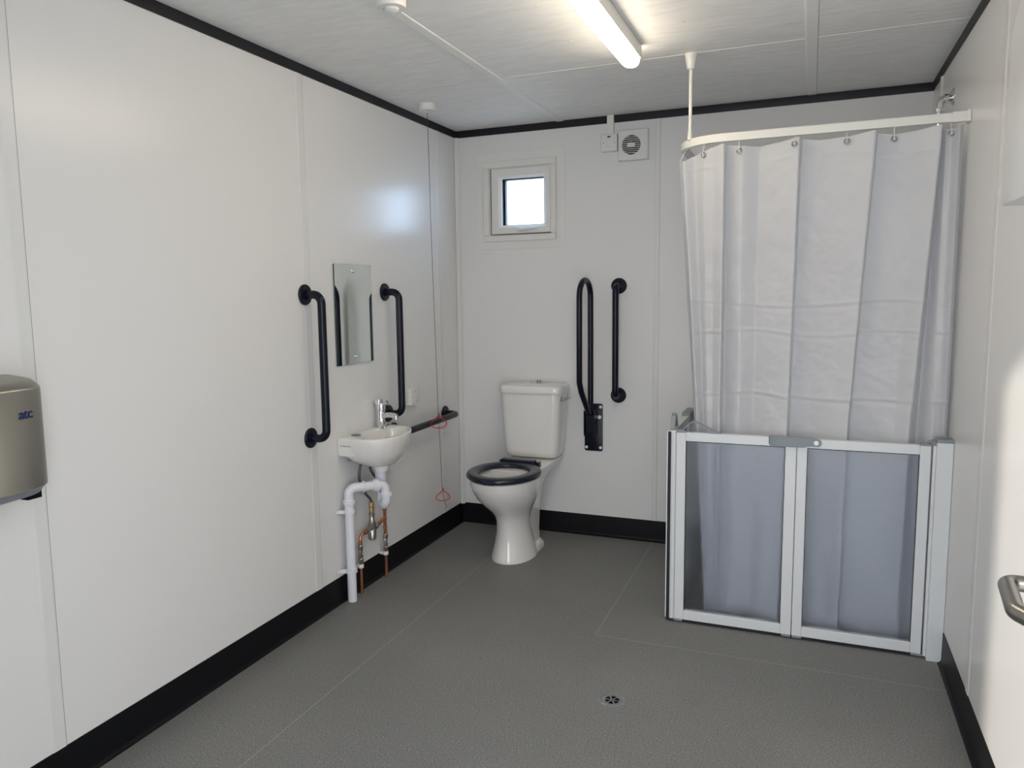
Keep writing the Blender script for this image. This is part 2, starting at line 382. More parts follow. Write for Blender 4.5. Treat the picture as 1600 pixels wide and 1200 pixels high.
tube(bm, fillet([dpt(a0, 0.0, 1.0), dpt(a0, s0, 1.0), dpt(a0-0.105, s0, 1.0), dpt(a0-0.150, s0-0.03, 1.0), dpt(a0-0.150, 0.0, 1.0)], [0.014, 0.02, 0.02], 6), 0.0105, 18)
for q in (a0, a0-0.150):
    lathe(bm, dpt(q, 0, 1.0), side, [(0.026, 0), (0.026, 0.006), (0.022, 0.009), (0.012, 0.009)], 28)
obj('door_handle', bm, 'steel', leaf)

# ------------------------------------------------------------------ ceiling light
lt = thing('ceiling_light', 'long lit white LED batten on the ceiling', 'light', (1.262, -1.9, H))
def batten_ring(y, s=1.0):
    return [V(1.259+x*s, y, H-z) for x, z in ((-0.038, 0), (-0.038, 0.050), (0.038, 0.050), (0.038, 0))]
bm = new(); loft(bm, [batten_ring(-1.12), batten_ring(-2.42)]); obj('batten_body', bm, 'wplastic', lt, smooth=False, bevel=0.006)
bm = new(); rings = []
for y, s in ((-1.104, 0.3), (-1.107, 0.55), (-1.116, 0.8), (-1.134, 0.94), (-1.16, 1.0), (-2.38, 1.0), (-2.405, 0.97), (-2.422, 0.82), (-2.432, 0.5)):
    rings.append([V(1.259+0.034*s*math.cos(a), y, H-0.050-0.034*s*max(math.sin(a), 0)**0.7) for a in [PI*k/16 for k in range(17)]])
loft(bm, rings, 0, True, True, True); obj('diffuser', bm, 'lamp', lt)

# motion sensor
sn = thing('motion_sensor', 'white round motion sensor on the ceiling at the top edge', 'sensor', (0.715, -2.005, H))
bm = new(); lathe(bm, (0.715, -2.005, H), (0, 0, -1), [(0.045, 0), (0.045, 0.050), (0.042, 0.058), (0.026, 0.060), (0.0255, 0.057), (0.0001, 0.057)], 40); obj('housing', bm, 'cream', sn)
bm = new(); lathe(bm, (0.715, -2.005, H), (0, 0, -1), [(0.024, 0.0565), (0.022, 0.064), (0.015, 0.069), (0.0001, 0.071)], 32); obj('lens', bm, 'wplastic', sn)

# ------------------------------------------------------------------ emergency pull cord
pc = thing('emergency_pull_cord', 'red emergency pull cord hanging from a round ceiling switch past the low grab rail', 'pull cord', (0.150, -0.655, H))
bm = new(); lathe(bm, (0.150, -0.655, H), (0, 0, -1), [(0.045, 0), (0.045, 0.026), (0.042, 0.032), (0.012, 0.033), (0.010, 0.040), (0.0001, 0.040)], 36); obj('ceiling_switch', bm, 'cream', pc)
bm = new(); lathe(bm, (0.165, -0.67, H-0.032), (0, 0, -1), [(0.006, 0), (0.006, 0.004), (0.0001, 0.006)], 14); obj('indicator', bm, 'chrome', pc)
cord = [(0.150, -0.655, 2.265), (0.146, -0.640, 2.0), (0.140, -0.620, 1.70), (0.134, -0.597, 1.40), (0.132, -0.584, 1.1), (0.134, -0.576, 0.80), (0.135, -0.573, 0.715), (0.133, -0.560, 0.60), (0.131, -0.545, 0.40), (0.130, -0.532, 0.323), (0.132, -0.520, 0.275), (0.135, -0.508, 0.243), (0.136, -0.502, 0.230)]
cord = [(a+0.0006*math.sin(i*2.1), b+0.001*math.sin(i*1.7), c) for i, (a, b, c) in enumerate(cord)]
bm = new(); tube(bm, cord, 0.0014, 8); obj('cord', bm, 'cordm', pc)
def bangle(c, s=1.0, yaw=0.45):
    c = Vector(c); u = V(math.cos(yaw), math.sin(yaw), 0); n = V(-math.sin(yaw), math.cos(yaw), 0)
    pts = [c+u*a*s+n*d*s+V(0, 0, z*s) for a, z, d in ((0, 0.032, 0), (-0.030, 0.006, 0), (-0.037, -0.004, 0), (-0.035, -0.018, 0), (-0.016, -0.026, 0), (0.012, -0.027, 0.002), (0.033, -0.018, 0.003), (0.037, -0.004, 0.003), (0.031, 0.006, 0.002), (0, 0.032, 0))]
    bm = new(); tube(bm, fillet(pts, 0.008, 4), 0.0027, 10); tube(bm, [c+V(0, 0, 0.027*s), c+V(0, 0, 0.043*s)], 0.0042, 10)
    obj('bangle', bm, 'red', pc)
bangle((0.1345, -0.570, 0.706), 1.12); bangle((0.130, -0.530, 0.300))

# ------------------------------------------------------------------ grab rails
def make_rail(label, length, loc, rot, first=None):
    """local: flange at origin and at +z*length, wall normal +x"""
    if first is None:
        t = thing('grab_rail', label, 'grab rail', (0, 0, 0), 'dark navy grab rails')
        bm = new(); off = 0.082
        tube(bm, fillet([(0.004, 0, 0), (off, 0, 0), (off, 0, length), (0.004, 0, length)], 0.055, 10), 0.0172, 24); obj('bar', bm, 'navy', t)
        for z in (0, length):
            bm = new(); lathe(bm, (0, 0, z), (1, 0, 0), [(0.0425, 0), (0.0425, 0.007), (0.040, 0.010), (0.022, 0.0105), (0.021, 0.013), (0.0173, 0.013)], 40)
            obj('flange', bm, 'navy', t)
    else:
        t = first.copy(); C.objects.link(t)
        for ch in list(first.children):
            c = ch.copy(); C.objects.link(c); c.parent = t
        t['label'] = label
    t.location = loc; t.rotation_euler = rot
    return t
g0 = make_rail('vertical navy grab rail left of the mirror', 0.596, (0, -1.515, 0.786), (0, 0, 0))
make_rail('vertical navy grab rail right of the mirror, behind the basin tap', 0.594, (0, -0.867, 0.793), (0, 0, 0), g0)
make_rail('horizontal navy grab rail on the left wall beyond the basin', 0.596, (0, -0.222, 0.697), (PI/2, 0, 0), g0)
make_rail('vertical navy grab rail on the back wall beside the fold-down rail', 0.594, (0.957, 0, 0.808), (0, 0, -PI/2), g0)

# fold-down rail
fr = thing('fold_down_rail', 'folded-up navy hinged support rail beside the toilet cistern', 'support rail', (0.818, 0, 0.488))
bm = new(); plate(bm, (0.818, 0, 0.622), (1, 0, 0), (0, 0, 1), (0, -1, 0), 0.103, 0.268, 0.006, 0.010, 0.001); obj('wall_plate', bm, 'navy', fr)
for x, z in ((0.778, 0.508), (0.858, 0.508), (0.858, 0.738), (0.852, 0.680)):
    bm = new(); rr = 0.0085 if z != 0.680 else 0.011
    lathe(bm, (x, -0.006, z), (0, -1, 0), [(rr, 0), (rr, 0.003), (rr*0.7, 0.006), (0.0001, 0.007)], 16)
    if z == 0.680:
        obj('release_knob', bm, 'white_screw', fr)
    else: obj('screw_cap', bm, 'white_screw', fr)
xb = 0.816
bm = new(); path = [(xb, -0.050, 0.655), (xb, -0.062, 0.74), (xb, -0.066, 1.33)]
cy_, cz_ = -0.152, 1.345
arc = [(xb-0.014*(1-math.cos(a))/2, cy_+0.086*math.cos(a), cz_+0.092*math.sin(a)) for a in [PI*k/18 for k in range(0, 19)]]
path = path+arc+[(xb-0.014, -0.238, 0.90)]+[(xb-0.010, -0.215, 0.845), (xb-0.004, -0.12, 0.745), (xb-0.002, -0.095, 0.715)]
tube(bm, fillet([Vector(p) for p in path[:3]], 0.02, 4)[:-1]+[Vector(p) for p in path[3:]], 0.0155, 20); obj('loop_bar', bm, 'navy', fr)
bm = new()
box(bm, (xb-0.034, -0.085, 0.585), (xb-0.028, -0.006, 0.725)); box(bm, (xb+0.020, -0.085, 0.585), (xb+0.026, -0.006, 0.725)); cyl(bm, (xb-0.034, -0.05, 0.66), (xb+0.03, -0.05, 0.66), 0.008)
box(bm, (xb-0.028, -0.070, 0.60), (xb+0.020, -0.030, 0.70)); obj('hinge_bracket', bm, 'navy', fr, bevel=0.003)

# ------------------------------------------------------------------ mirror
mr = thing('mirror', 'frameless narrow rectangular mirror between two navy grab rails', 'mirror', (0, -1.151, 1.067))
bm = new(); box(bm, (0.003, -1.304, 1.067), (0.0085, -0.998, 1.514), 0)
for f in bm.faces:
    if abs(f.calc_center_median().x-0.0085) > 1e-4: f.material_index = 1
obj('glass', bm, ['mirror', 'mirroredge'], mr, smooth=False)
for z in (1.485, 1.100):
    bm = new(); lathe(bm, (0.0085, -1.151, z), (1, 0, 0), [(0.0085, 0), (0.0085, 0.003), (0.006, 0.007), (0.0001, 0.008)], 20); obj('screw_cap', bm, 'chrome', mr)

# ------------------------------------------------------------------ small wall boxes
sp = thing('fused_spur', 'white square fused spur switch on the left wall beside the grab rail', 'switch', (0, -0.635, 0.805))
bm = new(); plate(bm, (0, -0.635, 0.848), (0, 1, 0), (0, 0, 1), (1, 0, 0), 0.088, 0.088, 0.026, 0.004, 0.002); obj('box', bm, 'cream', sp)
bm = new(); plate(bm, (0.026, -0.635, 0.848), (0, 1, 0), (0, 0, 1), (1, 0, 0), 0.086, 0.086, 0.009, 0.004, 0.002); fpl = obj('faceplate', bm, 'wplastic', sp)
bm = new(); plate(bm, (0.035, -0.650, 0.836), (0, 1, 0), (0, 0, 1), (1, 0, 0), 0.014, 0.022, 0.003, 0.002, 0.001); obj('rocker', bm, 'cream', fpl)
for y, z in ((-0.668, 0.848), (-0.602, 0.848), (-0.635, 0.876), (-0.622, 0.825)):
    bm = new(); cyl(bm, (0.035, y, z), (0.0362, y, z), 0.0028, seg=12); obj('screw', bm, 'steel', fpl)
sw = thing('fan_isolator', 'small square fan isolator switch with plain faceplate, left of the extractor fan', 'switch', (0.906, 0, 2.11))
bm = new(); plate(bm, (0.906, 0, 2.155), (1, 0, 0), (0, 0, 1), (0, -1, 0), 0.086, 0.088, 0.024, 0.004, 0.002); obj('box', bm, 'cream', sw)
bm = new(); plate(bm, (0.906, -0.024, 2.155), (1, 0, 0), (0, 0, 1), (0, -1, 0), 0.085, 0.087, 0.009, 0.004, 0.002); fp2 = obj('faceplate', bm, 'cream', sw)
bm = new(); plate(bm, (0.906, -0.033, 2.150), (1, 0, 0), (0, 0, 1), (0, -1, 0), 0.020, 0.026, 0.003, 0.002, 0.001); obj('rocker', bm, 'cream', fp2)
bm = new(); plate(bm, (0.906, -0.033, 2.186), (1, 0, 0), (0, 0, 1), (0, -1, 0), 0.016, 0.007, 0.0015, 0.001, 0.0004); obj('indicator', bm, 'ink', fp2)
for x in (0.876, 0.936):
    bm = new(); cyl(bm, (x, -0.033, 2.155), (x, -0.0342, 2.155), 0.003, seg=12); obj('screw', bm, 'steel', fp2)
bm = new(); box(bm, (0.892, -0.022, 2.199), (0.928, 0, H)); tag(obj('cable_trunking', bm, 'cream', smooth=False, bevel=0.0015, base=(0.91, 0, 2.199)), 'short white cable trunking running up to the ceiling above the isolator switch', 'trunking')
fn = thing('extractor_fan', 'white square extractor fan with a round louvred grille on the back wall', 'fan', (1.034, 0, 2.054))
FX, FZ = 1.034, 2.135
bm = new()   # face with round hole
NS = 48; yf = -0.034
outer = []
for k in range(NS):
    a = 2*PI*k/NS; c, s = math.cos(a), math.sin(a); q = max(abs(c), abs(s)); outer.append((0.078*c/q, 0.078*s/q))
rings = [[V(FX+a, 0, FZ+b) for a, b in outer], [V(FX+a, yf+0.004, FZ+b) for a, b in outer], [V(FX+a*0.965, yf, FZ+b*0.965) for a, b in outer],
         [V(FX-0.010+0.050*math.cos(2*PI*k/NS), yf, FZ+0.050*math.sin(2*PI*k/NS)) for k in range(NS)], [V(FX-0.010+0.049*math.cos(2*PI*k/NS), yf+0.014, FZ+0.049*math.sin(2*PI*k/NS)) for k in range(NS)]]
loft(bm, rings, 0, True, False)
for k in range(11): box(bm, (FX+0.050, yf-0.0018, FZ-0.060+k*0.0115), (FX+0.068, yf, FZ-0.060+k*0.0115+0.004))
obj('housing', bm, 'wplastic', fn, smooth=False)
bm = new(); cyl(bm, (FX-0.010, yf+0.013, FZ), (FX-0.010, yf+0.015, FZ), 0.0495, seg=40); obj('fan_opening', bm, 'dark', fn)
bm = new()
for k in range(9):
    z = -0.040+k*0.010; wdt = math.sqrt(max(0.049**2-z*z, 0)); box(bm, (FX-0.010-wdt, yf+0.001, FZ+z-0.0017), (FX-0.010+wdt, yf+0.010, FZ+z+0.0017))
box(bm, (FX-0.030, yf-0.002, FZ-0.008), (FX+0.010, yf+0.002, FZ+0.008))
cyl(bm, (FX-0.010, yf-0.0005, FZ), (FX-0.010, yf+0.004, FZ), 0.012, seg=24); obj('grille', bm, 'wplastic', fn, smooth=False)

# ------------------------------------------------------------------ toilet
tl = thing('toilet', 'white close-coupled toilet with a dark navy seat in the corner', 'toilet', (0.51, -0.40, 0))
TX = 0.51
def oval(hw, yf, yr, z, n=36, p=2.0, cx=TX):
    """egg shape: yf front, yr rear"""
    cy = yf+(yr-yf)*0.52; o = []
    for k in range(n):
        a = 2*PI*k/n; c, s = math.cos(a), math.sin(a)
        ry = (yr-cy) if s > 0 else (cy-yf)
        pw = 2.0/p
        o.append(V(cx+hw*math.copysign(abs(c)**pw, c), cy+ry*math.copysign(abs(s)**pw, s), z))
    return o
bm = new()
prof = [(0.000, .114, -.630, -.300), (0.012, .114, -.630, -.300), (0.035, .108, -.622, -.305), (0.09, .094, -.607, -.32), (0.15, .084, -.600, -.33), (0.20, .082, -.602, -.34), (0.235, .090, -.615, -.345), (0.265, .106, -.645, -.35), (0.30, .128, -.695, -.355), (0.34, .150, -.745, -.36), (0.38, .165, -.780, -.36), (0.42, .174, -.802, -.355), (0.452, .177, -.808, -.35)]
inner = [(0.455, .170, -.800, -.358), (0.452, .140, -.765, -.385), (0.43, .128, -.75, -.40), (0.38, .118, -.73, -.41), (0.32, .09, -.69, -.43), (0.27, .05, -.62, -.46), (0.25, .02, -.57, -.52)]
loft(bm, [oval(hw, yf, yr, z) for z, hw, yf, yr in prof+inner])
pan = obj('pan', bm, 'ceramic', tl)
def add_to(o_name, build, matn, parent, voxel=None, smooth_it=0):
    bm = new(); build(bm); o = obj(o_name, bm, matn, parent)
    return o
# rear body: web under the shelf, foot flange, shelf for the cistern
bm = new()
sec = []
for z, hw, y0, y1 in ((0.0, .106, -.50, -.256), (0.022, .106, -.50, -.256), (0.034, .099, -.50, -.262), (0.050, .084, -.50, -.268), (0.10, .080, -.50, -.262), (0.25, .080, -.50, -.245), (0.33, .086, -.50, -.235), (0.39, .105, -.50, -.20), (0.425, .128, -.50, -.08), (0.440, .135, -.50, -.03), (0.456, .135, -.50, -.02), (0.460, .128, -.50, -.03)):
    sec.append([V(TX+a, (y0+y1)/2+b, z) for a, b in rrect(2*hw, y1-y0, min(hw*0.45, 0.03), 5)])
loft(bm, sec)
for a in (-1, 1): lathe(bm, (TX+a*0.091, -0.340, 0.028), (0, 0, 1), [(0.010, 0), (0.010, 0.010), (0.006, 0.014), (0.0001, 0.015)], 16)
obj('rear_foot', bm, 'ceramic', tl)
# cistern
bm = new(); secs = []
for z, hw, yf in ((0.462, .138, -.168), (0.470, .150, -.180), (0.50, .155, -.186), (0.60, .164, -.192), (0.75, .172, -.197), (0.822, .175, -.199)):
    cyc = (yf-0.004)/2; hh = -(yf+0.004)/2
    ring = []
    for k in range(40):
        a = 2*PI*k/40; c, s = math.cos(a), math.sin(a); pw = 2/5.5
        ring.append(V(0.502+hw*math.copysign(abs(c)**pw, c), cyc-hh*0+hh*math.copysign(abs(s)**(pw if s < 0 else 0.15), s), z))
    secs.append(ring)
loft(bm, secs); obj('cistern', bm, 'ceramic', tl, angle=60)
def lidring(hw, yf, z, yb=-0.004):
    o = []
    for k in range(48):
        a = 2*PI*k/48; c, s = math.cos(a), math.sin(a); pw = 2/5.5; cyc = (yf+yb)/2; hh = (yb-yf)/2
        o.append(V(0.502+hw*math.copysign(abs(c)**pw, c), cyc+hh*math.copysign(abs(s)**(pw if s < 0 else 0.12), s), z))
    return o
bm = new(); loft(bm, [lidring(.172, -.196, .823), lidring(.182, -.206, .824), lidring(.184, -.208, .830), lidring(.183, -.207, .856), lidring(.178, -.203, .864), lidring(.165, -.192, .867), lidring(.05, -.12, .869)])
obj('cistern_lid', bm, 'ceramic', tl, angle=60)
bm = new()
for x in (0.497, 0.512): lathe(bm, (x, -0.030, 0.868), (0, 0, 1), [(0.004, -0.003), (0.004, 0.010), (0.0045, 0.010), (0.0045, 0.013), (0.0001, 0.014)], 12)
obj('lid_pins', bm, 'steel', tl)
# flush lever on the right side
bm = new(); lathe(bm, (0.672, -0.150, 0.795), (1, 0, 0), [(0.014, 0), (0.014, 0.006), (0.009, 0.010), (0.008, 0.022), (0.010, 0.026), (0.0001, 0.028)], 20)
tube(bm, [(0.693, -0.155, 0.795), (0.700, -0.130, 0.795), (0.705, -0.085, 0.794), (0.706, -0.060, 0.794)], [0.006, 0.005, 0.006, 0.004], 12); obj('flush_lever', bm, 'chrome', tl)
# seat
bm = new()
def seat_ring(k, grow, z):
    return oval(.186+grow, -.822-grow, -.385+grow, z, 56, 2.0)
def seat_in(g, z): return oval(.118+g, -.752-g, -.452+g, z, 56, 2.1)
loft(bm, [seat_in(0.004, .462), seat_ring(0, -0.006, .460), seat_ring(0, 0, .466), seat_ring(0, 0, .476), seat_ring(0, -0.006, .484), seat_ring(0, -0.020, .4875), seat_in(0.016, .486), seat_in(0.004, .480), seat_in(0, .472), seat_in(0.004, .462)], 0, False, False)
bmesh.ops.remove_doubles(bm, verts=bm.verts, dist=1e-5)
box(bm, (TX-0.020, -0.836, 0.463), (TX+0.035, -0.815, 0.476))
seat = obj('seat', bm, 'navyseat', tl, angle=50)
bm = new(); box(bm, (0.420, -0.418, 0.462), (0.606, -0.372, 0.500))
box(bm, (0.404, -0.400, 0.460), (0.428, -0.366, 0.490)); box(bm, (0.600, -0.400, 0.460), (0.630, -0.366, 0.490)); obj('seat_hinge', bm, 'navyseat', seat, bevel=0.004)

# ------------------------------------------------------------------ hand basin
bs = thing('hand_basin', 'small white wall-hung hand basin with a chrome mixer tap', 'basin', (0, -1.11, 0.60))
rim = [(0.002, -1.318), (0.060, -1.322), (0.125, -1.318), (0.172, -1.300), (0.205, -1.268), (0.225, -1.220), (0.232, -1.165), (0.230, -1.105), (0.218, -1.045), (0.196, -0.985), (0.168, -0.942), (0.130, -0.917), (0.080, -0.905), (0.030, -0.902), (0.002, -0.902)]
def smooth_poly(pts, n, closed=True):
    P = [Vector((*p, 0)) for p in pts]; seg = []; tot = 0
    Q = P+[P[0]] if closed else P
    for a, b in zip(Q, Q[1:]): seg.append((a, b, (b-a).length)); tot += (b-a).length
    out = []
    for k in range(n):
        d = tot*k/n
        for a, b, L in seg:
            if d <= L: out.append(a+(b-a)*(d/L)); break
            d -= L
    return out
R0 = smooth_poly(rim, 72)
bc = Vector((0.120, -1.115, 0))
def bring(kx, z, shift=0, inner=False):
    o = []
    for p in R0:
        q = bc+(p-bc)*kx
        if p.x < 0.01: q.x = p.x          # stays on the wall
        q = Vector((q.x, q.y+shift*0, z)); o.append(q)
    return o
def body_ring(t, z):
    """t 0 rim .. 1 bottom: tapers towards the waste"""
    o = []
    for p in R0:
        q = Vector((p.x, p.y, z)); tgt = Vector((0.125+0.048*math.cos(math.atan2(p.y-bc.y, p.x-bc.x)), -1.150+0.060*math.sin(math.atan2(p.y-bc.y, p.x-bc.x)), z))
        q = q.lerp(tgt, t); o.append(q)
    return o
# bowl oval on the rim deck
def bowl(kx, ky, z, cx=0.124, cy=-1.100):
    o = []
    for p in R0:
        a = math.atan2((p.y-bc.y)/0.2, (p.x-bc.x)/0.115)
        o.append(Vector((cx+kx*math.cos(a), cy+ky*math.sin(a), z)))
    return o
bm = new()
loft(bm, [body_ring(0.86, 0.608), body_ring(0.70, 0.618), body_ring(0.42, 0.640), body_ring(0.22, 0.665), body_ring(0.10, 0.692), body_ring(0.035, 0.715), body_ring(0.0, 0.738), bring(0.995, 0.744), bring(0.97, 0.747), bowl(0.090, 0.158, 0.745), bowl(0.084, 0.150, 0.737), bowl(0.076, 0.136, 0.715), bowl(0.062, 0.110, 0.680), bowl(0.040, 0.066, 0.655), bowl(0.016, 0.018, 0.648)])
# shelf end with a deeper wall side on the left
loft(bm, [[V(a, b, z) for a, b in ((0.002, -1.318), (0.055, -1.321), (0.088, -1.305), (0.088, -1.235), (0.002, -1.235))] for z in (0.742, 0.700)]+[[V(a, b, 0.668) for a, b in ((0.002, -1.312), (0.045, -1.314), (0.075, -1.300), (0.080, -1.235), (0.002, -1.235))]])
lathe(bm, (0.125, -1.155, 0.612), (0, 0, -1), [(0.040, -0.01), (0.038, 0.018), (0.034, 0.030), (0.033, 0.034)], 32)
basin = obj('basin', bm, 'ceramic', bs, angle=55)
bm = new(); lathe(bm, (0.034, -1.215, 0.7470), (0, 0, 1), [(0.022, 0), (0.022, 0.002), (0.019, 0.003), (0.0001, 0.003)], 28); obj('tap_hole_cover', bm, 'dryerlow', basin)
bm = new(); lathe(bm, (0.124, -1.10, 0.648), (0, 0, 1), [(0.020, 0), (0.020, 0.003), (0.012, 0.004), (0.0001, 0.002)], 24); obj('waste', bm, 'chrome', basin)
bm = new(); cyl(bm, (0.030, -1.262, 0.668), (0.030, -1.262, 0.640), 0.014, 0.013); cyl(bm, (0.030, -1.262, 0.640), (0.030, -1.262, 0.636), 0.013, 0.009); box(bm, (0.0, -1.24, 0.63), (0.045, -1.232, 0.67)); obj('bracket', bm, 'greyclip', bs, bevel=0.001)
text('brand_print', 'Armitage Shanks', 0.0078, basis((0.045, -1.3222, 0.716), (1, 0, 0), (0, 0, 1), (0, -1, 0)), 'ink', basin, 0.0001, 0.2)
# tap
TB = V(0.040, -1.000, 0.744)
bm = new()
lathe(bm, TB, (0, 0, 1), [(0.024, 0), (0.0245, 0.003), (0.021, 0.006), (0.020, 0.03), (0.0205, 0.085), (0.019, 0.088), (0.0001, 0.0885)], 32)
tap = obj('tap', bm, 'chrome', bs)
bm = new(); tube(bm, [TB+V(0.010, -0.004, 0.060), TB+V(0.055, -0.014, 0.068), TB+V(0.100, -0.024, 0.066)], [0.013, 0.0125, 0.0115], 18)
cyl(bm, TB+V(0.094, -0.023, 0.070), TB+V(0.094, -0.023, 0.050), 0.011, 0.0105); obj('spout', bm, 'chrome', tap)
bm = new()
loft(bm, [[TB+V(a, b, z) for a, b in rrect(0.044, 0.044, 0.018, 5)] for z in (0.089, 0.104)]+[[TB+V(a*0.96, b*0.96, 0.118+a*0.12) for a, b in rrect(0.044, 0.044, 0.018, 5)]])
tube(bm, [TB+V(0.005, 0, 0.112), TB+V(0.030, -0.006, 0.122), TB+V(0.042, -0.010, 0.128)], [0.012, 0.010, 0.008], 14)
loft(bm, [[TB+V(-0.012+a, b, z) for a, b in rrect(0.030, 0.036, 0.008, 4)] for z in (0.116, 0.138)])
obj('lever', bm, 'chrome', tap)
bm = new(); tube(bm, [TB+V(0.0, 0.030, 0.002), TB+V(0.0, 0.055, 0.006), TB+V(0.004, 0.068, 0.002)], 0.0016, 8); obj('chain_stay', bm, 'steel', basin)

# ------------------------------------------------------------------ waste pipe
wp = thing('waste_pipe', 'white plastic waste pipe with a U-shaped trap below the basin', 'waste pipe', (0.04, -1.305, 0))
WX, WY = 0.107, -1.133
bm = new(); cyl(bm, (WX, WY, 0.580), (WX, WY, 0.515), 0.026, 0.026); cyl(bm, (WX, WY, 0.523), (WX, WY, 0.50), 0.0225, 0.0225); obj('tailpiece', bm, 'pipe', wp)
# trap bend: down, U, up to elbow
RXP, RYP = 0.149, -1.166
bm = new(); tr_path = [V(WX, WY, 0.53), V(WX, WY, 0.452)]
for k in range(1, 12):
    a = PI*k/12; q = (1-math.cos(a))/2; tr_path.append(V(WX+(RXP-WX)*q, WY+(RYP-WY)*q, 0.445-0.026*math.sin(a)))
tr_path += [V(RXP, RYP, 0.452), V(RXP, RYP, 0.470)]
tube(bm, tr_path, 0.0225, 24); obj('trap', bm, 'pipe', wp)
top = 0.518
bm = new(); tube(bm, fillet([(RXP, RYP, 0.455), (RXP, RYP, top), (0.042, -1.305, top+0.004), (0.042, -1.305, 0.46)], 0.032, 10), 0.0215, 24); obj('upper_pipe', bm, 'pipe', wp)
bm = new(); tube(bm, [(0.042, -1.305, 0.50), (0.042, -1.305, 0.0005)], 0.0205, 28); obj('down_pipe', bm, 'pipe', wp)
d_ = (V(0.042, -1.305, 0)-V(RXP, RYP, 0)); Lh = d_.length; d_.normalize()
def hpt(q): return V(RXP, RYP, top)+d_*q+V(0, 0, 0.004*q/Lh)
for nm, (p, q), rr in (('coupling_nut', (hpt(0.034), hpt(0.064)), 0.0275), ('coupling_nut', (V(RXP, RYP, 0.482), V(RXP, RYP, 0.456)), 0.0275), ('coupling_nut', (hpt(Lh-0.066), hpt(Lh-0.074)), 0.0265), ('coupling_nut', (V(0.042, -1.305, 0.472), V(0.042, -1.305, 0.446)), 0.0255)):
    bm = new(); p = Vector(p); q = Vector(q); ax = (q-p).normalized(); L = (q-p).length
    lathe(bm, p, ax, [(rr-0.003, 0), (rr, 0.002), (rr, L*0.7), (rr-0.002, L*0.72), (rr-0.002, L-0.002), (rr-0.004, L)], 32)
    if L > 0.02:
        x, y = frame_of(ax)
        for k in range(18):
            a = 2*PI*k/18; c = p+(x*math.cos(a)+y*math.sin(a))*rr; tube(bm, [c+ax*0.003, c+ax*(L*0.68)], 0.0012, 6)
    obj(nm, bm, 'pipe', wp)
for z in (0.417, 0.143):
    bm = new()
    pts = [V(0.003, -1.350, z), V(0.003, -1.335, z)]+[V(0.042+0.0228*math.cos(a), -1.305+0.0228*math.sin(a), z) for a in [math.radians(-140+k*20) for k in range(15)]]+[V(0.008, -1.272, z)]
    rings = []
    for i, p in enumerate(pts):
        d = (pts[min(i+1, len(pts)-1)]-pts[max(i-1, 0)]).normalized(); nn = d.cross(V(0, 0, 1))
        rings.append([p+nn*a+V(0, 0, b) for a, b in ((-0.0015, -0.009), (0.0045, -0.008), (0.0045, 0.008), (-0.0015, 0.009))])
    loft(bm, rings); cyl(bm, (0.002, -1.345, z), (0.007, -1.345, z), 0.008, 0.007, 14); obj('pipe_clip', bm, 'pipe', wp)

# ------------------------------------------------------------------ copper pipework
cp = thing('copper_pipework', 'copper pipes with mixing valve and shut-off valves below the basin', 'pipework', (0.032, -1.1, 0))
PX = 0.034
ph = V(PX, -1.208, 0); pcc = V(PX, -0.980, 0)
bm = new(); tube(bm, fillet([(PX, -1.213, 0.0005), (PX, -1.213, 0.278), (0.045, -1.165, 0.286)], 0.032, 8), 0.0078, 18)
cyl(bm, (PX, -1.213, 0.232), (PX, -1.213, 0.244), 0.0095); cyl(bm, (0.041, -1.185, 0.281), (0.045, -1.172, 0.285), 0.0098); obj('hot_pipe', bm, 'copper', cp)
bm = new(); tube(bm, [(PX, -0.985, 0.0005), (PX, -0.985, 0.43), (PX+0.01, -1.0, 0.46)], 0.0078, 18)
for z in (0.245, 0.288, 0.335): cyl(bm, (PX, -0.985, z), (PX, -0.985, z+0.014), 0.0098)
tube(bm, [(PX, -0.985, 0.300), (0.042, -1.04, 0.293), (0.046, -1.07, 0.291)], 0.0085, 16); obj('cold_pipe', bm, 'copper', cp)
MVY = -1.128
bm = new()
lathe(bm, (0.048, MVY, 0.235), (0, 0, 1), [(0.017, 0), (0.0195, 0.003), (0.0195, 0.045), (0.016, 0.050), (0.018, 0.056), (0.018, 0.085), (0.014, 0.090), (0.012, 0.112), (0.0145, 0.114), (0.0145, 0.128), (0.010, 0.130)], 28)
tube(bm, [(0.044, MVY-0.042, 0.284), (0.047, MVY-0.008, 0.292)], [0.012, 0.013], 12); tube(bm, [(0.047, MVY+0.008, 0.290), (0.045, MVY+0.055, 0.287)], [0.013, 0.011], 12)
obj('mixing_valve', bm, 'nickel', cp)
for (a, b) in (((0.0445, MVY-0.044, 0.284), (0.0455, MVY-0.026, 0.288)), ((0.046, MVY+0.024, 0.289), (0.0455, MVY+0.044, 0.288))):
    bm = new(); cyl(bm, a, b, 0.0145, seg=6); obj('union_nut', bm, 'nickel', cp)
bm = new(); lathe(bm, (0.048, MVY, 0.363), (0, 0, 1), [(0.009, 0), (0.009, 0.014), (0.012, 0.015), (0.012, 0.028), (0.009, 0.030), (0.009, 0.034), (0.0125, 0.035), (0.0125, 0.050), (0.008, 0.054)], 6)
obj('hose_union', bm, 'brass', cp)
for y, z in ((-1.213, 0.148), (-0.985, 0.135)):
    bm = new(); lathe(bm, (PX, y, z), (0, 0, 1), [(0.012, 0), (0.0135, 0.002), (0.0135, 0.018), (0.010, 0.022), (0.011, 0.030), (0.011, 0.055), (0.010, 0.060), (0.0135, 0.064), (0.0135, 0.080), (0.010, 0.084)], 8)
    cyl(bm, (PX, y, z+0.042), (PX+0.012, y+0.006, z+0.042), 0.006, 0.005, 12); cyl(bm, (PX, y+0.008, z+0.034), (PX+0.004, y+0.017, z+0.034), 0.004, 0.004, 10)
    obj('isolation_valve', bm, 'nickel', cp)
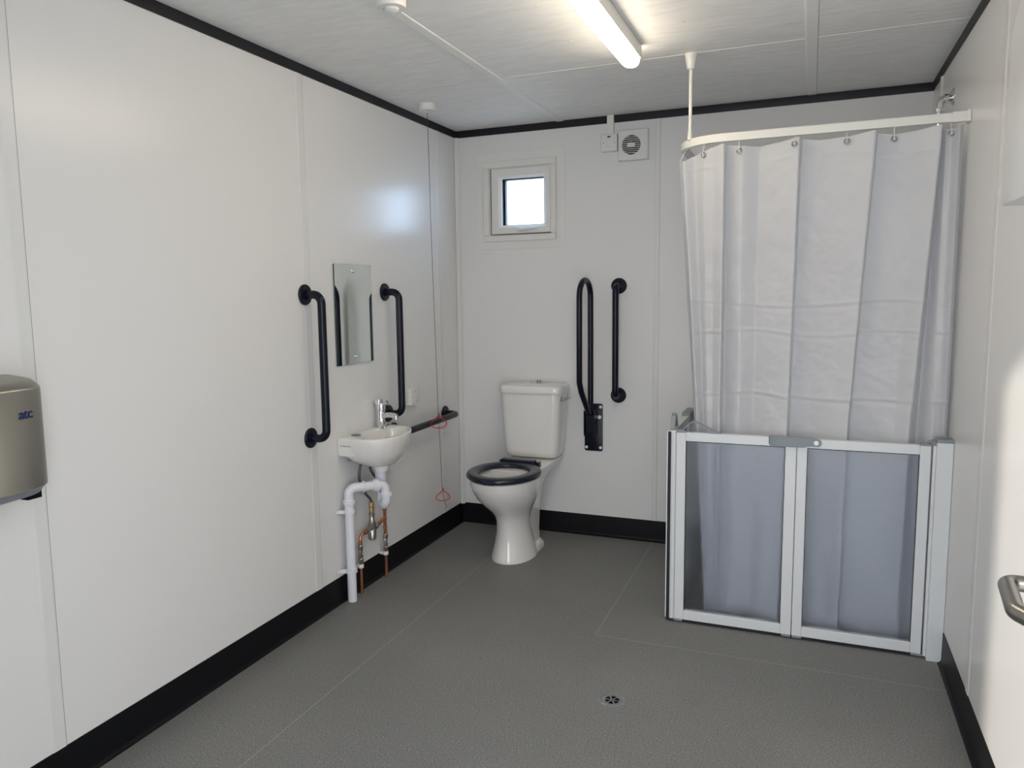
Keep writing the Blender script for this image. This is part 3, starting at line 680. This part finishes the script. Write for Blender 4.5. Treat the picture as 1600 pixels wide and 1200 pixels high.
for y, z in ((-1.213, 0.123), (-0.985, 0.112)):
    bm = new(); lathe(bm, (PX, y, z), (0, 0, 1), [(0.0125, 0), (0.0135, 0.002), (0.0135, 0.015), (0.0125, 0.017)], 20); box(bm, (0.003, y-0.008, z+0.002), (PX, y+0.008, z+0.014)); obj('pipe_clip', bm, 'pipe', cp)
def flex(pts):
    bm = new(); P = [Vector(p) for p in pts]; out = []
    for i in range(len(P)-1):
        p0, p1, p2, p3 = P[max(i-1, 0)], P[i], P[i+1], P[min(i+2, len(P)-1)]
        for k in range(8):
            t = k/8; out.append(0.5*((2*p1)+(p2-p0)*t+(2*p0-5*p1+4*p2-p3)*t*t+(3*p1-p0-3*p2+p3)*t**3))
    out.append(P[-1]); tube(bm, out, 0.0058, 14); obj('flexible_hose', bm, 'braid', cp)
flex([(0.060, -1.185, 0.66), (0.050, -1.215, 0.60), (0.046, -1.218, 0.54), (0.046, -1.175, 0.47), (0.048, -1.135, 0.43), (0.048, MVY, 0.413)])
flex([(0.060, -1.130, 0.64), (0.052, -1.135, 0.60), (0.046, -1.115, 0.56), (0.040, -1.06, 0.51), (PX+0.01, -1.0, 0.455)])

# ------------------------------------------------------------------ hand dryer
hd = thing('hand_dryer', 'satin steel hand dryer on the left wall at the picture edge', 'hand dryer', (0, -2.87, 0.87))
HY0, HY1 = -3.065, -2.795; HC = (HY0+HY1)/2
def dring(z, k=1.0, dep=0.165):
    o = []
    for i in range(33):
        a = -PI/2+PI*i/32; c, s = math.cos(a), math.sin(a)
        o.append(V(0.004+(dep-0.004)*k*abs(c)**0.62 if abs(c) > 1e-6 else 0.004, HC+0.135*k*math.copysign(abs(s)**0.8, s), z))
    return o
def zshift(r, dz): return [V(p.x, p.y, p.z+dz*(p.x/0.165)) for p in r]
bm = new(); loft(bm, [dring(0.912, 0.97), dring(0.916, 1.0), dring(1.160, 1.0), dring(1.166, 0.985), zshift(dring(1.186, 0.90), -0.010), zshift(dring(1.190, 0.80), -0.010)])
cov = obj('cover', bm, 'dryer', hd, angle=30)
bm = new(); loft(bm, [dring(0.911, 0.955), zshift(dring(0.900, 0.90), -0.004), dring(0.878, 0.62, 0.14), dring(0.872, 0.3, 0.12)]); bs_ = obj('base', bm, 'dryerlow', hd, angle=30)
bm = new(); box(bm, (0.082, -2.880, 0.882), (0.128, -2.842, 0.905)); obj('air_outlet', bm, 'dark', bs_, smooth=False)
# logo wrapped onto the curved cover
def dryer_pt(s, z):
    """s along the front curve angle"""
    a = s; c, q = math.cos(a), math.sin(a)
    return V(0.004+0.161*abs(c)**0.62, HC+0.135*math.copysign(abs(q)**0.8, q), z)
a_ = 0.20
pA = dryer_pt(a_-0.05, 1.104); pB = dryer_pt(a_+0.05, 1.104); tx = (pB-pA).normalized(); nz_ = tx.cross(V(0, 0, 1)).normalized()
best = None
text('logo', 'atc', 0.035, basis(dryer_pt(a_, 1.104)+nz_*0.0008, tx, (0, 0, 1), nz_), 'blue', cov, 0.0010, 0, 0.0004, 0.95)

# ------------------------------------------------------------------ towel dispenser on the right wall
td = thing('towel_dispenser', 'white rounded paper towel dispenser high on the right wall', 'dispenser', (W, -2.33, 1.56))
def tdr(x, k, z0=1.558, z1=1.965, y0=-2.50, y1=-2.195):
    cyy, czz = (y0+y1)/2, (z0+z1)/2; o = []
    for a, b in rrect((y1-y0)*k, (z1-z0)*k, 0.05*k, 8): o.append(V(x, cyy+a, czz+b*(1.0) if b > 0 else czz+b))
    return o
def tdr2(x, g):
    o = []; y0, y1, z0, z1 = -2.45+g, -2.105-g, 1.551+g, 1.985-g
    rt = 0.09
    pts = [(y0, z0), (y1, z0)]
    for k in range(9): a = PI/2*k/8; pts.append((y1-rt+rt*math.cos(a), z1-rt+rt*math.sin(a)))
    for k in range(9): a = PI/2+PI/2*k/8; pts.append((y0+rt+rt*math.cos(a), z1-rt+rt*math.sin(a)))
    return [V(x, a, b) for a, b in pts]
bm = new(); loft(bm, [tdr2(W, 0), tdr2(W-0.030, 0)]); obj('back_box', bm, 'wplastic', td, angle=40)
bm = new(); loft(bm, [tdr2(W-0.030, 0.002), tdr2(W-0.095, 0.003), tdr2(W-0.101, 0.006), tdr2(W-0.104, 0.013)]); obj('cover', bm, 'wplastic', td, angle=40)

# ------------------------------------------------------------------ floor drain
dr = thing('floor_drain', 'round steel drain set in the grey floor', 'drain', (1.337, -1.727, 0))
DC = V(1.337, -1.727, 0.0)
bm = new(); lathe(bm, DC, (0, 0, 1), [(0.045, 0.0002), (0.045, 0.0012), (0.042, 0.0020), (0.033, 0.0014), (0.029, 0.0010), (0.0001, 0.0010)], 48); rg = obj('rim', bm, 'drain', dr)
bm = new()
for k in range(7):
    if k == 6:
        lathe(bm, DC+V(0, 0, 0.0011), (0, 0, 1), [(0.003, 0), (0.003, 0.0003)], 12); continue
    a0 = 2*PI*k/6+0.15; a1 = 2*PI*(k+1)/6-0.15
    ring = [DC+V(0.0235*math.cos(a), 0.0235*math.sin(a), 0) for a in [a0+(a1-a0)*q/6 for q in range(7)]]+[DC+V(0.007*math.cos((a0+a1)/2), 0.007*math.sin((a0+a1)/2), 0)]
    loft(bm, [[p+V(0, 0, 0.0011) for p in ring], [p+V(0, 0, 0.0021) for p in ring]])
obj('grate_slots', bm, 'dark', dr, smooth=False)

# ------------------------------------------------------------------ shower riser
rs = thing('shower_riser', 'chrome shower pipe elbow on the right wall above the curtain rail', 'shower pipe', (W, -0.587, 2.10))
ZR = 2.108
bm = new(); lathe(bm, (W, -0.587, ZR), (-1, 0, 0), [(0.034, 0), (0.033, 0.004), (0.020, 0.012), (0.014, 0.016)], 32); obj('escutcheon', bm, 'chrome', rs)
bm = new(); tube(bm, fillet([(W-0.01, -0.587, ZR-0.002), (2.356, -0.600, ZR-0.010), (2.356, -0.600, ZR-0.062)], 0.016, 6), 0.0125, 20)
lathe(bm, (2.385, -0.592, ZR-0.005), (-1, -0.1, -0.1), [(0.013, 0), (0.018, 0.003), (0.018, 0.014), (0.013, 0.017)], 20)
lathe(bm, (2.356, -0.600, ZR-0.040), (0, 0, -1), [(0.013, 0), (0.0185, 0.003), (0.0185, 0.016), (0.012, 0.019)], 20); obj('elbow', bm, 'chrome', rs)
bm = new(); tube(bm, [(2.356, -0.600, ZR-0.05), (2.362, -0.600, 1.10)], 0.0115, 20); obj('riser_pipe', bm, 'chrome', rs)
bm = new(); tube(bm, [(2.356, -0.600, ZR-0.078), (2.3575, -0.600, ZR-0.125)], 0.0125, 20)

obj('collar', bm, 'chrome', rs)

# ------------------------------------------------------------------ curtain rail
cr = thing('curtain_rail', 'white L-shaped shower curtain rail with ceiling rod', 'curtain rail', (1.9, -0.985, 1.95))
RY, RZ, RX = -0.985, 1.958, 1.412
rail_path = fillet([(W-0.004, RY, RZ), (RX, RY, RZ), (RX, -0.006, RZ)], 0.18, 24)
def rect_sweep(bm, pts, w_, h_):
    rings = []
    for i, p in enumerate(pts):
        d = (pts[min(i+1, len(pts)-1)]-pts[max(i-1, 0)]).normalized(); nn = d.cross(V(0, 0, 1)).normalized()
        rings.append([p+nn*a+V(0, 0, b) for a, b in ((-w_/2, -h_/2), (w_/2, -h_/2), (w_/2, h_/2-0.003), (w_/2-0.003, h_/2), (-w_/2+0.003, h_/2), (-w_/2, h_/2-0.003))])
    loft(bm, rings)
bm = new(); rect_sweep(bm, rail_path, 0.020, 0.031); obj('track', bm, 'railw', cr, angle=40)
bm = new(); box(bm, (W-0.055, RY-0.0125, RZ-0.0175), (W-0.004, RY+0.0125, RZ+0.0175)); box(bm, (W-0.012, RY-0.024, RZ-0.020), (W-0.0005, RY+0.024, RZ+0.020)); obj('wall_bracket', bm, 'railw', cr, bevel=0.002)
bm = new(); tube(bm, [(1.452, -0.928, H-0.06), (1.452, -0.928, RZ+0.012)], 0.0068, 16); tube(bm, [(1.452, -0.928, RZ+0.05), (1.452, -0.928, RZ+0.012)], [0.0082, 0.0098], 16); obj('ceiling_rod', bm, 'railw', cr)
bm = new(); lathe(bm, (1.452, -0.928, H), (0, 0, -1), [(0.024, 0), (0.024, 0.006), (0.0175, 0.045), (0.014, 0.058), (0.008, 0.061)], 28); obj('rod_cap', bm, 'railw', cr)

# ------------------------------------------------------------------ shower curtain
sc = thing('shower_curtain', 'long white shower curtain hanging behind the half-height screen', 'curtain', (1.9, -0.95, 0.03))
# knots: s -> (top x, top y, bottom x, bottom y); bottom is at the floor, the screen line is at z 0.85
ZBOT, ZS = 0.015, 0.85
K = [  # (top x, y, z)        (x, y at z = 0.85)   (x, y at the floor)
    ((1.410, -0.770, 1.900), (1.492, -0.800), (1.560, -0.800)),   # free edge round the corner
    ((1.404, -0.880, 1.893), (1.482, -0.895), (1.545, -0.880)),
    ((1.432, -0.955, 1.885), (1.500, -0.945), (1.540, -0.910)),
    ((1.470, -0.930, 1.905), (1.520, -0.900), (1.545, -0.880)),
    ((1.512, -0.968, 1.915), (1.538, -0.925), (1.560, -0.900)),
    ((1.545, -0.980, 1.925), (1.556, -0.925), (1.572, -0.915)),
    ((1.592, -1.015, 1.932), (1.590, -0.962), (1.590, -0.950)),   # sharp fold
    ((1.598, -0.968, 1.932), (1.596, -0.885), (1.595, -0.870)),
    ((1.655, -0.992, 1.920), (1.660, -0.935), (1.650, -0.900)),
    ((1.720, -0.962, 1.917), (1.715, -0.895), (1.700, -0.870)),
    ((1.785, -0.990, 1.922), (1.780, -0.935), (1.770, -0.920)),
    ((1.860, -1.018, 1.932), (1.845, -0.962), (1.830, -0.950)),   # fold
    ((1.866, -0.965, 1.931), (1.851, -0.895), (1.836, -0.870)),
    ((1.930, -0.972, 1.921), (1.925, -0.905), (1.920, -0.890)),
    ((2.020, -0.995, 1.922), (2.000, -0.935), (1.990, -0.905)),
    ((2.112, -1.022, 1.932), (2.060, -0.962), (2.050, -0.945)),   # fold
    ((2.118, -0.965, 1.929), (2.066, -0.895), (2.056, -0.870)),
    ((2.172, -0.974, 1.919), (2.150, -0.900), (2.140, -0.890)),
    ((2.240, -0.978, 1.925), (2.220, -0.915), (2.210, -0.900)),
    ((2.318, -1.010, 1.935), (2.268, -0.945), (2.260, -0.920)),   # fold
    ((2.326, -0.945, 1.925), (2.300, -0.880), (2.300, -0.870)),
    ((2.333, -0.985, 1.920), (2.343, -0.955), (2.343, -0.935)),
    ((2.346, -0.998, 1.919), (2.360, -0.950), (2.362, -0.930)),
    ((2.375, -0.985, 1.930), (2.382, -0.940), (2.384, -0.925)),
    ((2.388, -0.965, 1.938), (2.393, -0.925), (2.393, -0.910)),
]
def curtain_mesh():
    bm = new(); NU = 12; NV = 320; cols = []
    nk = len(K)-1
    for i in range(nk*NU+1):
        s = i/NU; k = min(int(s), nk-1); t = s-k; ts = t*t*(3-2*t)
        def L(a, b): return a+(b-a)*t
        def Ls(a, b): return a+(b-a)*(0.5*t+0.5*ts)
        A, B = K[k], K[k+1]
        top = (L(A[0][0], B[0][0]), Ls(A[0][1], B[0][1]), Ls(A[0][2], B[0][2]))
        mid = (L(A[1][0], B[1][0]), Ls(A[1][1], B[1][1])); bot = (L(A[2][0], B[2][0]), Ls(A[2][1], B[2][1]))
        col = []
        for j in range(NV+1):
            z = top[2]+(ZBOT-top[2])*j/NV
            q = (top[2]-z)/(top[2]-ZS)
            if q <= 1: x = top[0]+(mid[0]-top[0])*q; y = top[1]+(mid[1]-top[1])*q
            else:
                r = (ZS-z)/(ZS-ZBOT); x = mid[0]+(bot[0]-mid[0])*r; y = mid[1]+(bot[1]-mid[1])*r
            # wrinkles and fold creases of the packed cloth
            amp = min(1, j/12)
            n1 = noise.noise(Vector((x*7, z*5, 3.1))); n2 = noise.noise(Vector((x*18+z*6, z*16, 9.7)))
            rid = abs(noise.noise(Vector((x*9+5, z*9-x*5, 1.3))))
            n3 = abs(noise.noise(Vector((x*22-z*14, z*26+x*10, 5.7)))); low = 0.5+0.8*max(0, 1-abs(z-1.22)/0.45)
            y += amp*(0.008*n1+0.0035*n2+0.007*(0.25-rid)+0.0042*low*(0.2-n3))
            for zc, am in ((1.86, 0.0012), (1.32, 0.0035), (1.205, 0.003), (0.955, 0.004), (0.62, 0.003), (0.34, 0.003)):
                dz = z-zc-0.018*noise.noise(Vector((x*4, zc*7, 0)))-0.010*math.sin(x*9+zc*5)
                y -= 1.3*am*(math.exp(-(dz/0.005)**2)-0.5*math.exp(-((dz+0.012)/0.007)**2))
            if z > 0.78 and q > 0.75: pass
            if z < 0.90: y = max(y, -0.962)
            x = min(x, W-0.006)
            col.append(bm.verts.new((x, y, z)))
        cols.append(col)
    for a, b in zip(cols, cols[1:]):
        for j in range(NV): bm.faces.new((a[j], a[j+1], b[j+1], b[j]))
    return bm
cl = obj('cloth', curtain_mesh(), 'cloth', sc, angle=180)
hooks = [(1.416, -0.875, 1.893), (1.512, -0.963, 1.912), (1.645, -0.990, 1.913), (1.842, -1.016, 1.917), (2.018, -1.000, 1.913), (2.171, -0.985, 1.911), (2.345, -1.000, 1.911)]
def rail_near(x, y):
    return min(rail_path, key=lambda p: (p.x-x)**2+(p.y-y)**2) if x < 1.62 else V(x, RY, RZ)
for x, y, z in hooks:
    rp = rail_near(x, y); nx = V(0, -1, 0) if x > 1.6 else (V(-0.35, -0.9, 0).normalized() if x > 1.45 else V(-0.9, -0.4, 0).normalized())
    c = V(x, y, z-0.010)+nx*0.004
    bm = new()
    xx, yy = frame_of(nx); RR, r2 = 0.0085, 0.0028
    rings = []
    for k in range(24):
        a = 2*PI*k/24; rad = xx*math.cos(a)+yy*math.sin(a)
        rings.append([c+rad*(RR+r2*math.cos(b))+nx*(r2*math.sin(b)*0.7) for b in [2*PI*m/10 for m in range(10)]])
    R = [[bm.verts.new(p) for p in r] for r in rings]
    for i in range(24):
        a, b = R[i], R[(i+1) % 24]
        for m in range(10): bm.faces.new((a[m], a[(m+1) % 10], b[(m+1) % 10], b[m]))
    obj('eyelet', bm, 'steel', sc)
    bm = new()
    tube(bm, [V(rp.x, rp.y, RZ-0.014), V(rp.x, rp.y, RZ-0.022), c+nx*0.006+V(0, 0, 0.014), c+nx*0.007+V(0, 0, 0.002), c+nx*0.002-V(0, 0, 0.003)], 0.0019, 8)
    obj('hook', bm, 'wplastic', cr)

# ------------------------------------------------------------------ half-height shower screen
ss = thing('shower_screen', 'white framed half-height folding shower screen with obscured panes', 'shower screen', (1.9, -1.0, 0))
Y0, Y1 = -1.026, -0.998
def leafpanel(name, org, ax, nrm, L, z0, z1, st=0.046, clipside=0, gs0=None, gs1=None):
    """a framed pane: org start, ax along, nrm thickness direction"""
    org, ax, nrm = map(Vector, (org, ax, nrm)); bm = new(); t = 0.026
    gs0 = gs0 or st; gs1 = gs1 or st
    def bx(a0, a1, za, zb, n0=0, n1=t):
        rings = [[org+ax*a+nrm*n+V(0, 0, z) for a, n in ((a0, n0), (a1, n0), (a1, n1), (a0, n1))] for z in (za, zb)]
        loft(bm, rings)
    bx(0, gs0, z0, z1); bx(L-gs1, L, z0, z1); bx(gs0, L-gs1, z1-0.036, z1); bx(gs0, L-gs1, z0, z0+0.040)
    fr_ = obj(name, bm, 'alu', ss, smooth=False, bevel=0.002)
    bm = new(); rings = [[org+ax*a+nrm*n+V(0, 0, z) for a, n in ((gs0-0.004, 0.010), (L-gs1+0.004, 0.010), (L-gs1+0.004, 0.015), (gs0-0.004, 0.015))] for z in (z0+0.036, z1-0.032)]
    loft(bm, rings); obj('pane', bm, 'frost', fr_, smooth=False)
    bm = new()
    for a0, a1, za, zb in ((gs0, L-gs1, z1-0.0385, z1-0.036), (gs0, gs0+0.0022, z0+0.04, z1-0.036), (L-gs1-0.0022, L-gs1, z0+0.04, z1-0.036)):
        loft(bm, [[org+ax*a+nrm*n+V(0, 0, z) for a, n in ((a0, 0.002), (a1, 0.002), (a1, 0.010), (a0, 0.010))] for z in (za, zb)])
    obj('gasket', bm, 'seal', fr_, smooth=False)
    return fr_
ZP0, ZP1 = 0.013, 0.805
YF = -1.013
# front leaves (frame thickness towards the shower)
p1 = leafpanel('door_panel', (1.4285, YF, 0), (1, 0, 0), (0, 1, 0), 0.4545, ZP0, ZP1, 0.040, gs0=0.038, gs1=0.040)
p2 = leafpanel('door_panel', (1.8855, YF, 0), (1, 0, 0), (0, 1, 0), 0.4500, ZP0, ZP1, 0.040, gs0=0.036, gs1=0.036)
# side leaves towards the back wall
p3 = leafpanel('side_panel', (1.392, -0.985, 0), (0, 1, 0), (1, 0, 0), 0.46, ZP0, ZP1, 0.040)
p4 = leafpanel('side_panel', (1.392, -0.520, 0), (0, 1, 0), (1, 0, 0), 0.46, ZP0, ZP1, 0.040)
# corner uprights
bm = new(); box(bm, (1.408, YF-0.001, ZP0-0.002), (1.427, YF+0.024, ZP1+0.004)); cyl(bm, (1.4185, YF+0.004, ZP0), (1.4185, YF+0.004, ZP1), 0.0095, seg=16); obj('corner_upright', bm, 'alu', ss, bevel=0.002)
bm = new(); box(bm, (1.3905, -0.996, ZP0), (1.396, -0.986, ZP1)); box(bm, (1.3905, -1.010, ZP0), (1.3945, -0.997, ZP1)); obj('edge_strip', bm, 'alu', ss)
bm = new(); box(bm, (1.3945, -1.008, 0.003), (1.4075, -0.992, ZP1-0.004)); obj('corner_seal', bm, 'seal', ss, smooth=False)
bm = new(); box(bm, (2.341, YF-0.002, ZP0-0.006), (2.352, YF+0.022, ZP1)); obj('hinge_strip', bm, 'alu', ss, bevel=0.0015)
# wall post
bm = new(); box(bm, (2.350, -1.036, 0.0), (2.4025, -0.985, 0.822)); obj('wall_post', bm, 'alu', ss, smooth=False, bevel=0.003)
bm = new(); box(bm, (2.348, -1.040, 0.822), (2.4028, -0.983, 0.833)); obj('post_cap', bm, 'greyclip', ss, smooth=False, bevel=0.002)
bm = new(); box(bm, (1.360, -0.045, 0.0), (1.424, -0.006, 0.822)); obj('wall_post', bm, 'alu', ss, smooth=False, bevel=0.003)
# hinge blocks
for x0, x1, za, zb in ((1.4275, 1.464, ZP1-0.002, ZP1+0.008), (2.300, 2.338, ZP1-0.002, ZP1+0.006), (1.4275, 1.462, ZP0-0.008, ZP0+0.001), (1.848, 1.882, ZP0-0.008, ZP0+0.001), (1.887, 1.922, ZP0-0.008, ZP0+0.001), (2.302, 2.340, ZP0-0.008, ZP0+0.001)):
    bm = new(); box(bm, (x0, YF-0.002, za), (x1, YF+0.024, zb)); obj('hinge_block', bm, 'greyclip', ss, smooth=False, bevel=0.0015)
bm = new(); tube(bm, [(2.318, YF+0.008, ZP1+0.002), (2.330, YF+0.004, ZP1+0.016), (2.345, YF-0.002, ZP1+0.018), (2.352, YF, ZP1+0.016)], 0.005, 10); obj('hinge_arm', bm, 'greyclip', ss)
# bottom seal
bm = new(); box(bm, (1.398, YF+0.002, 0.0006), (2.347, YF+0.018, ZP0-0.006)); box(bm, (1.400, YF+0.006, ZP0-0.006), (2.347, YF+0.014, ZP0+0.002)); obj('bottom_seal', bm, 'seal', ss, smooth=False)
bm = new(); box(bm, (1.396, -0.99, 0.0006), (1.412, -0.05, ZP0-0.002)); obj('bottom_seal', bm, 'seal', ss, smooth=False)
# central latch with screw
bm = new()
def zr(x, z0, z1, y): return [V(x, y, z0), V(x, y, z1), V(x, YF+0.001, z1), V(x, YF+0.001, z0)]
loft(bm, [zr(1.782, 0.782, 0.810, YF-0.008), zr(1.788, 0.774, 0.812, YF-0.014), zr(1.832, 0.773, 0.813, YF-0.016), zr(1.845, 0.772, 0.812, YF-0.013), zr(1.912, 0.773, 0.812, YF-0.013), zr(1.918, 0.777, 0.812, YF-0.012), zr(1.934, 0.778, 0.812, YF-0.010), zr(1.962, 0.778, 0.806, YF-0.010), zr(1.970, 0.785, 0.799, YF-0.008)])
lk = obj('latch', bm, 'greyclip', ss, angle=50)
bm = new(); lathe(bm, (1.952, YF-0.010, 0.792), (0, -1, 0), [(0.009, 0), (0.009, 0.002), (0.006, 0.004), (0.0001, 0.004)], 20); obj('screw_cap', bm, 'white_screw', lk)
# lift handles at the corner
bm = new(); hpth = fillet([(1.448, YF+0.011, ZP1+0.004), (1.470, YF+0.011, 0.832), (1.496, YF+0.011, 0.852), (1.530, YF+0.011, 0.836), (1.590, YF+0.011, ZP1+0.001)], 0.02, 6)
rings = []
for i, p in enumerate(hpth):
    d = (hpth[min(i+1, len(hpth)-1)]-hpth[max(i-1, 0)]).normalized(); nn = d.cross(V(0, 1, 0)).normalized()
    rings.append([p+nn*a+V(0, b, 0) for a, b in ((-0.0022, -0.008), (0.0022, -0.008), (0.0022, 0.008), (-0.0022, 0.008))])
loft(bm, rings)
loft(bm, [[V(a, y, b) for a, b in ((1.550, ZP1-0.001), (1.606, ZP1-0.001), (1.562, ZP1+0.018), (1.550, ZP1+0.016))] for y in (YF+0.004, YF+0.020)])
obj('lift_handle', bm, 'greyclip', ss, angle=40)
bm = new(); hp2 = fillet([(1.405, -0.975, ZP1+0.002), (1.405, -0.940, 0.855), (1.405, -0.915, 0.868), (1.405, -0.900, 0.850), (1.405, -0.870, ZP1+0.002)], 0.01, 5)
rings = []
for i, p in enumerate(hp2):
    d = (hp2[min(i+1, len(hp2)-1)]-hp2[max(i-1, 0)]).normalized(); nn = d.cross(V(1, 0, 0)).normalized()
    rings.append([p+nn*a+V(b, 0, 0) for a, b in ((-0.0022, -0.009), (0.0022, -0.009), (0.0022, 0.009), (-0.0022, 0.009))])
loft(bm, rings); obj('lift_handle', bm, 'greyclip', ss, angle=40)
bm = new(); box(bm, (1.386, -0.590, 0.772), (1.424, -0.430, 0.820)); obj('latch', bm, 'greyclip', ss, smooth=False, bevel=0.004)
